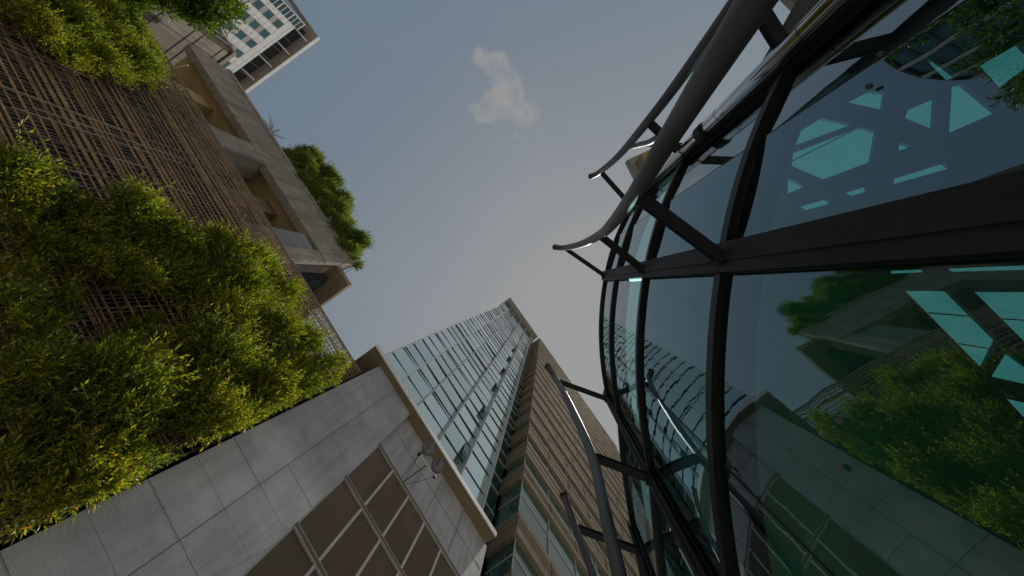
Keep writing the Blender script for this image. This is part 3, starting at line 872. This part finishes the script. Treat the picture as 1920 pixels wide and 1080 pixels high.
def inside(px, py, poly):
    c = np.zeros(len(px), bool); j = len(poly) - 1
    for i in range(len(poly)):
        xi, yi = poly[i]; xj, yj = poly[j]
        if yi != yj:
            c ^= ((yi > py) != (yj > py)) & (px < (xj - xi) * (py - yi) / (yj - yi) + xi)
        j = i
    return c

def climber(label, pix, seed, dens=1.0, yw=6.12, size=.066, lumps=None, name='climbing_plant', cat='climber', mat='leaf_vine', depth=.72, group='climbers on the lattice', nl=8, width=.29, radk=1.0, stray=3.2):
    r = np.random.default_rng(seed)
    poly = [tuple(at(u, v, 1, yw - .28)[[0, 2]]) for u, v in pix]
    P = np.array(poly); lo, hi = P.min(0), P.max(0)
    area = .5 * abs(np.sum(P[:, 0] * np.roll(P[:, 1], -1) - np.roll(P[:, 0], -1) * P[:, 1]))
    cen = P.mean(0)
    t = thing(name, label, cat, (float(cen[0]), yw, float(lo[1])), group)
    nlump = lumps or max(10, int(area * 8.5 / radk ** 1.6))
    xs, zs_ = [], []
    while len(xs) < nlump:
        q = r.uniform(lo, hi, (200, 2)); q = q[inside(q[:, 0], q[:, 1], poly)]
        xs += list(q[:, 0]); zs_ += list(q[:, 1])
    xs, zs_ = np.array(xs[:nlump]), np.array(zs_[:nlump])
    rad = radk * (.10 + .30 * r.uniform(0, 1, nlump) ** 1.4) * min(1.0, math.sqrt(area) / 1.5)
    # bosses and hollows: neighbouring lumps stand out or sit back together
    boss = .5 + .5 * np.sin(xs * 3.1 + seed) * np.sin(zs_ * 2.7 + seed * 1.7)
    ly = yw - .04 - (depth - .04) * np.clip(.25 * r.uniform(0, 1, nlump) + .75 * boss, 0, 1)
    rad *= .75 + .4 * boss
    tips, dirs = [], []
    stem = MB()
    for i in range(nlump):
        k = int(dens * 290 * (rad[i] / .3) ** 2)
        v = r.normal(size=(k, 3)); v[:, 1] -= .5; v[:, 2] += .25
        v /= np.linalg.norm(v, axis=1)[:, None]
        rr = rad[i] * r.uniform(.2, 1.0, (k, 1)) ** .5 * (1 + .34 * np.abs(r.normal(size=(k, 1))) ** 1.5)
        c = np.array([xs[i], ly[i], zs_[i]])
        p = c + v * rr * np.array([1, .8, 1.1]); p[:, 1] = np.minimum(p[:, 1], yw + .1)
        tips.append(p); dirs.append(v + np.array([0, -.15, .35]) + r.normal(size=(k, 3)) * .35)
        root = Vector((xs[i] + r.uniform(-.1, .1), yw, zs_[i] - r.uniform(.3, .9)))
        stem.tube([root, (root + Vector(c)) / 2 + Vector((r.uniform(-.05, .05), -.05, 0)), Vector(c)], [.014, .011, .006], 5)
    # stray shoots poking out of the mass
    ns = int(nlump * stray)
    j = r.integers(0, nlump, ns)
    sp_ = np.stack([xs[j], ly[j], zs_[j]], 1); sdv = r.normal(size=(ns, 3)) * .5 + np.array([0, -.5, .7]); sdv /= np.linalg.norm(sdv, axis=1)[:, None]
    for q in range(3):
        tips.append(sp_ + sdv * (rad[j, None] * (1.0 + .35 * q))); dirs.append(sdv + r.normal(size=(ns, 3)) * .3)
    # thin scatter on the bars at the edges
    tips, dirs = np.concatenate(tips), np.concatenate(dirs)
    if name == 'climbing_plant':      # trimmed along the stone slabs and the top rail
        keep = (tips[:, 0] * 6.0 / tips[:, 1] < -1.13) & ((tips[:, 2] - CAMZ) * 6.2 / tips[:, 1] < 11.15)
        tips, dirs = tips[keep], dirs[keep]
    leaves_mesh('foliage', mat, t, tips, dirs, size, nl, width, seed + 1)
    stem.build('stems', 'bark', t)
    return t

climber('yellow green climber at the far upper left corner of the lattice', [(-60, -60), (0, 30), (60, 78), (105, 92), (135, 55), (120, -60)], 101, 1.0, size=.072)
climber('dark climber hanging between the far left corner and the bushy one beside the concrete block', [(110, -60), (130, 60), (108, 92), (150, 112), (182, 126), (210, 60), (200, -60)], 102, .95, depth=.5)
climber('bushy bright climber ending beside the shadowed face of the tan concrete block', [(195, -60), (205, 60), (185, 126), (238, 142), (276, 138), (312, 98), (286, 70), (258, 34), (235, 0), (230, -50)], 103, 1.0, size=.07)
climber('climber with long loose shoots at the left end of the middle growth', [(-60, 335), (0, 338), (60, 328), (132, 318), (148, 360), (138, 430), (118, 500), (60, 540), (-60, 540)], 104, 1.0, size=.08)
climber('climber with one tall spiky shoot, directly above the bare gap in the foliage', [(142, 345), (168, 362), (205, 335), (222, 335), (240, 390), (325, 418), (332, 470), (328, 545), (230, 550), (150, 530), (122, 500), (140, 430)], 105, 1.0, size=.07)
climber('rounded yellow climber reaching the lattice top rail under the pale panel', [(330, 418), (410, 448), (456, 472), (510, 498), (552, 548), (515, 575), (470, 604), (425, 628), (398, 600), (395, 545), (330, 548), (335, 470)], 106, 1.0)
climber('sunlit climber at the left frame edge below the middle growth', [(-60, 540), (60, 540), (112, 548), (125, 620), (95, 690), (0, 700), (-60, 720)], 107, 1.0, size=.08)
climber('shaggy climber with bare twigs in the lower left corner beside the grey stone slabs', [(-60, 720), (0, 705), (95, 690), (145, 690), (148, 815), (60, 1015), (0, 1060), (-80, 1110)], 108, .95, size=.076)
climber('reddish tipped climber in the middle of the lower growth against the stone slabs', [(150, 695), (245, 650), (330, 632), (348, 700), (350, 856), (250, 905), (70, 990), (150, 815)], 109, 1.0, size=.072)
climber('bright climber right of a dark hollow, touching the stone slabs near the lattice bend', [(335, 630), (400, 625), (466, 615), (486, 680), (484, 792), (420, 818), (354, 852), (350, 700)], 110, .95)
climber('compact climber at the right end of the lattice beside the olive soffit', [(472, 612), (520, 592), (568, 614), (618, 688), (634, 714), (560, 752), (484, 788), (490, 680)], 111, 1.0)
climber('thin sprig of climber growing on bare lattice below the bushy bright one', [(280, 150), (292, 158), (300, 172), (286, 170)], 112, .25, size=.06, lumps=4, depth=.15)
climber('lone yellow sprig of climber on bare lattice near the loggia piers', [(452, 428), (470, 432), (474, 448), (458, 446)], 113, .3, size=.06, lumps=4, depth=.15)
climber('sprig of climber draping over the bare gap of the lattice', [(225, 575), (300, 568), (305, 610), (250, 622)], 114, .35, size=.07, lumps=7, depth=.25)
# roof shrubs
def roof_shrub(label, pix, seed, y, **k):
    return climber(label, pix, seed, name='roof_shrub', cat='shrub', mat='leaf_roof', yw=y, group='shrubs on the concrete roof', depth=.8, radk=.8, stray=6, **k)
roof_shrub('large feathery green shrub on the concrete roof beside a small dark shrub', [(531, 290), (552, 288), (586, 290), (612, 330), (634, 370), (596, 402), (562, 350)], 201, 6.75, size=.085, dens=.9)
roof_shrub('feathery green shrub at the right corner of the concrete roof', [(600, 402), (636, 375), (654, 420), (666, 464), (652, 486), (626, 452)], 202, 6.7, size=.085)
roof_shrub('trailing shrub spilling over the concrete roof corner above the brown eave', [(650, 484), (664, 486), (668, 505), (652, 515)], 203, 6.35, size=.09, lumps=6, dens=.6)
roof_shrub('small dark shrub between the palm and the large feathery shrub', [(522, 278), (534, 278), (536, 292), (528, 292)], 204, 6.7, size=.08, lumps=6, dens=.7)
# little palm on the roof edge
pb = Vector(at(497, 244, 1, 6.5))
pm = thing('small_palm', 'small palm with splayed fronds at the edge of the concrete roof', 'palm', tuple(pb - Vector((0, 0, .3))))
m = MB(); m.tube([pb - Vector((0, 0, .6)), pb], [.06, .05], 8); m.build('trunk', 'bark', pm)
fm = MB()
for k in range(9):
    a = k * .7 + .2; L = .62 + .18 * (k % 3)
    dx, dy = math.cos(a) * .9, math.sin(a) * .5 - .25
    pts = [pb + Vector((dx * L * s, dy * L * s, L * (.9 * s - .75 * s * s) + .1)) for s in (0, .25, .5, .75, 1)]
    fm.tube(pts, [.010, .009, .007, .005, .003], 5)
    for i in range(16):
        s = .12 + .88 * i / 16; j = min(int(s * 4), 3); p = pts[j].lerp(pts[j + 1], s * 4 - j)
        dr = (pts[j + 1] - pts[j]).normalized(); sd_ = dr.cross(Vector((0, 0, 1))).normalized()
        for sg in (-1, 1):
            q = p + sd_ * sg * .17 * (1.1 - s) + dr * .12 - Vector((0, 0, .05))
            fm.add([p - dr * .012, q, p + dr * .012], [(0, 1, 2)])
fm.build('fronds', 'leaf_roof', pm)

# street tree whose crown just enters the frame at the top left
def street_tree(label, TX, TYY, zc, rad, lead_px, seed):
    tr = thing('street_tree', label, 'tree', (TX, TYY, 0), 'street trees')
    r_ = np.random.default_rng(seed)
    m = MB(); m.tube(spline([(TX, TYY, 0), (TX + .1, TYY, zc * .3), (TX - .05, TYY + .1, zc * .62), (TX + .05, TYY + .2, zc * .95)], 5), [.24 - .009 * i for i in range(16)], 12)
    ends = []
    for k in range(22):
        v = r_.normal(size=3); v /= np.linalg.norm(v)
        ends.append((Vector((TX, TYY, zc)) + Vector(v) * rad * r_.uniform(.55, 1.0), False))
    ends += [(Vector(at(u, v, 2, z)), True) for u, v, z in lead_px]
    tips, dirs = [], []
    for e_, lead in ends:
        p0 = Vector((TX, TYY + .1, zc * .62)); md = (p0 + e_) / 2 + Vector((0, 0, .25))
        m.tube(spline([p0, md, e_], 5), [.075 - .006 * i for i in range(11)], 7)
        for q in range(5 if lead else 7):
            c = np.array(e_) + r_.normal(size=3) * (np.array([.17, .13, .14]) if lead else .42)
            k = 60 if lead else 80
            v = r_.normal(size=(k, 3)); v /= np.linalg.norm(v, axis=1)[:, None]
            tips.append(c + v * r_.uniform(.06, .26 if lead else .45, (k, 1))); dirs.append(v + np.array([0, 0, .3]))
    m.build('trunk', 'bark', tr, smooth=True)
    leaves_mesh('crown', 'leaf_tree', tr, np.concatenate(tips), np.concatenate(dirs), .085, 7, .46, seed + 70, .3, 2.0)
street_tree('broad leaved street tree with one leafy branch hanging in over the concrete block', -9.6, .3, 6.3, 1.9,
            [(262, -8, 8.2), (322, -4, 8.0), (368, 10, 7.9), (398, 2, 7.9), (330, -30, 7.8), (400, -30, 7.6)], 5)
street_tree('street tree standing outside the picture, mirrored in the upper right pavilion glass', -9.0, -2.9, 8.1, 1.8, [], 9)

# ------------------------------------------------------------------ buildings beyond
eb = thing('roof_canopy', 'small ochre lined canopy box with thick grey roof edge peeping out behind the steel tubes', 'canopy', (-1.9, -9.2, 0))
ez = 22.0
c0, c1_, c2_ = [Vector(at(u, v, 2, ez)[:2]) for u, v in ((1175, 300), (1226, 277), (1194, 338))]
ua, ub = (c1_ - c0).normalized(), (c2_ - c0).normalized()
L1, L2 = (c1_ - c0).length * 1.25, (c2_ - c0).length * 1.5
def rect(i): return [tuple(c0 + ua * x + ub * y) for x, y in ((i, i), (L1 - i, i), (L1 - i, L2 - i), (i, L2 - i))]
m = MB(); m.prism(rect(0), ez, ez + .5); m.prism(rect(.06), ez - .12, ez - .002); bevel(m.build('roof', 'grey_panel', eb), .02)
m = MB(); m.prism(rect(.34), ez - 1.3, ez - .123); m.build('wall', 'orange', eb)
m = MB()
for k in range(3): m.prism(rect(.325), ez - 1.1 + .33 * k, ez - 1.07 + .33 * k)
m.build('panel_lines', 'bronze', eb)
cm = c0 + ua * (L1 * .72) + ub * (L2 * .8)
m = MB(); m.tube([(cm.x, cm.y, 0), (cm.x, cm.y, ez - 1.302)], .12, 12); m.build('mast', 'steel', eb)
br = thing('brown_building', 'plain brown stone wall top glimpsed beyond the polished downpipe', 'building', (-2, -14, 0))
k0, k1 = Vector(at(1470, -14, 2, 12)[:2]), Vector(at(1530, 46, 2, 12)[:2])
dk = (k1 - k0).normalized(); nk = Vector((dk.y, -dk.x))
if nk.dot(k0) < 0: nk = -nk
q0, q1 = k0 - dk * 2.2, k1 + dk * 2.5
m = MB(); m.prism([tuple(q0), tuple(q1), tuple(q1 + nk * 4), tuple(q0 + nk * 4)], 0, 12); m.build('wall', 'brown', br)
m = MB(); m.prism([tuple(q0 - nk * .05), tuple(q1 - nk * .05), tuple(q1 + nk * 4), tuple(q0 + nk * 4)], 12.003, 12.2); m.build('parapet_cap', 'concrete', br)
# curved dark tower mirrored in the upper pavilion panes
rt = thing('round_tower', 'curved dark office tower with vertical ribs, seen only mirrored in the upper right glass', 'tower', (-42, -13, 0))
cc, rr, rh = Vector((-40, -12.5)), 8.0, 34.0
m = MB(); m.tube([(cc.x, cc.y, 0), (cc.x, cc.y, rh)], rr, 48); m.build('wall', 'wg', rt)
m = MB()
for k in range(28):
    a = k * 2 * math.pi / 28
    m.box(cc.x + (rr + .1) * math.cos(a) - .14, cc.x + (rr + .1) * math.cos(a) + .14, cc.y + (rr + .1) * math.sin(a) - .14, cc.y + (rr + .1) * math.sin(a) + .14, 0, rh + .4)
m.build('ribs', 'eave', rt)
m = MB()
for k in range(20):
    m.tube([(cc.x, cc.y, 2 + 1.7 * k), (cc.x, cc.y, 2.25 + 1.7 * k)], rr + .08, 48)
m.build('floor_bands', 'dark_wall', rt)
print('objects', len(bpy.data.objects))
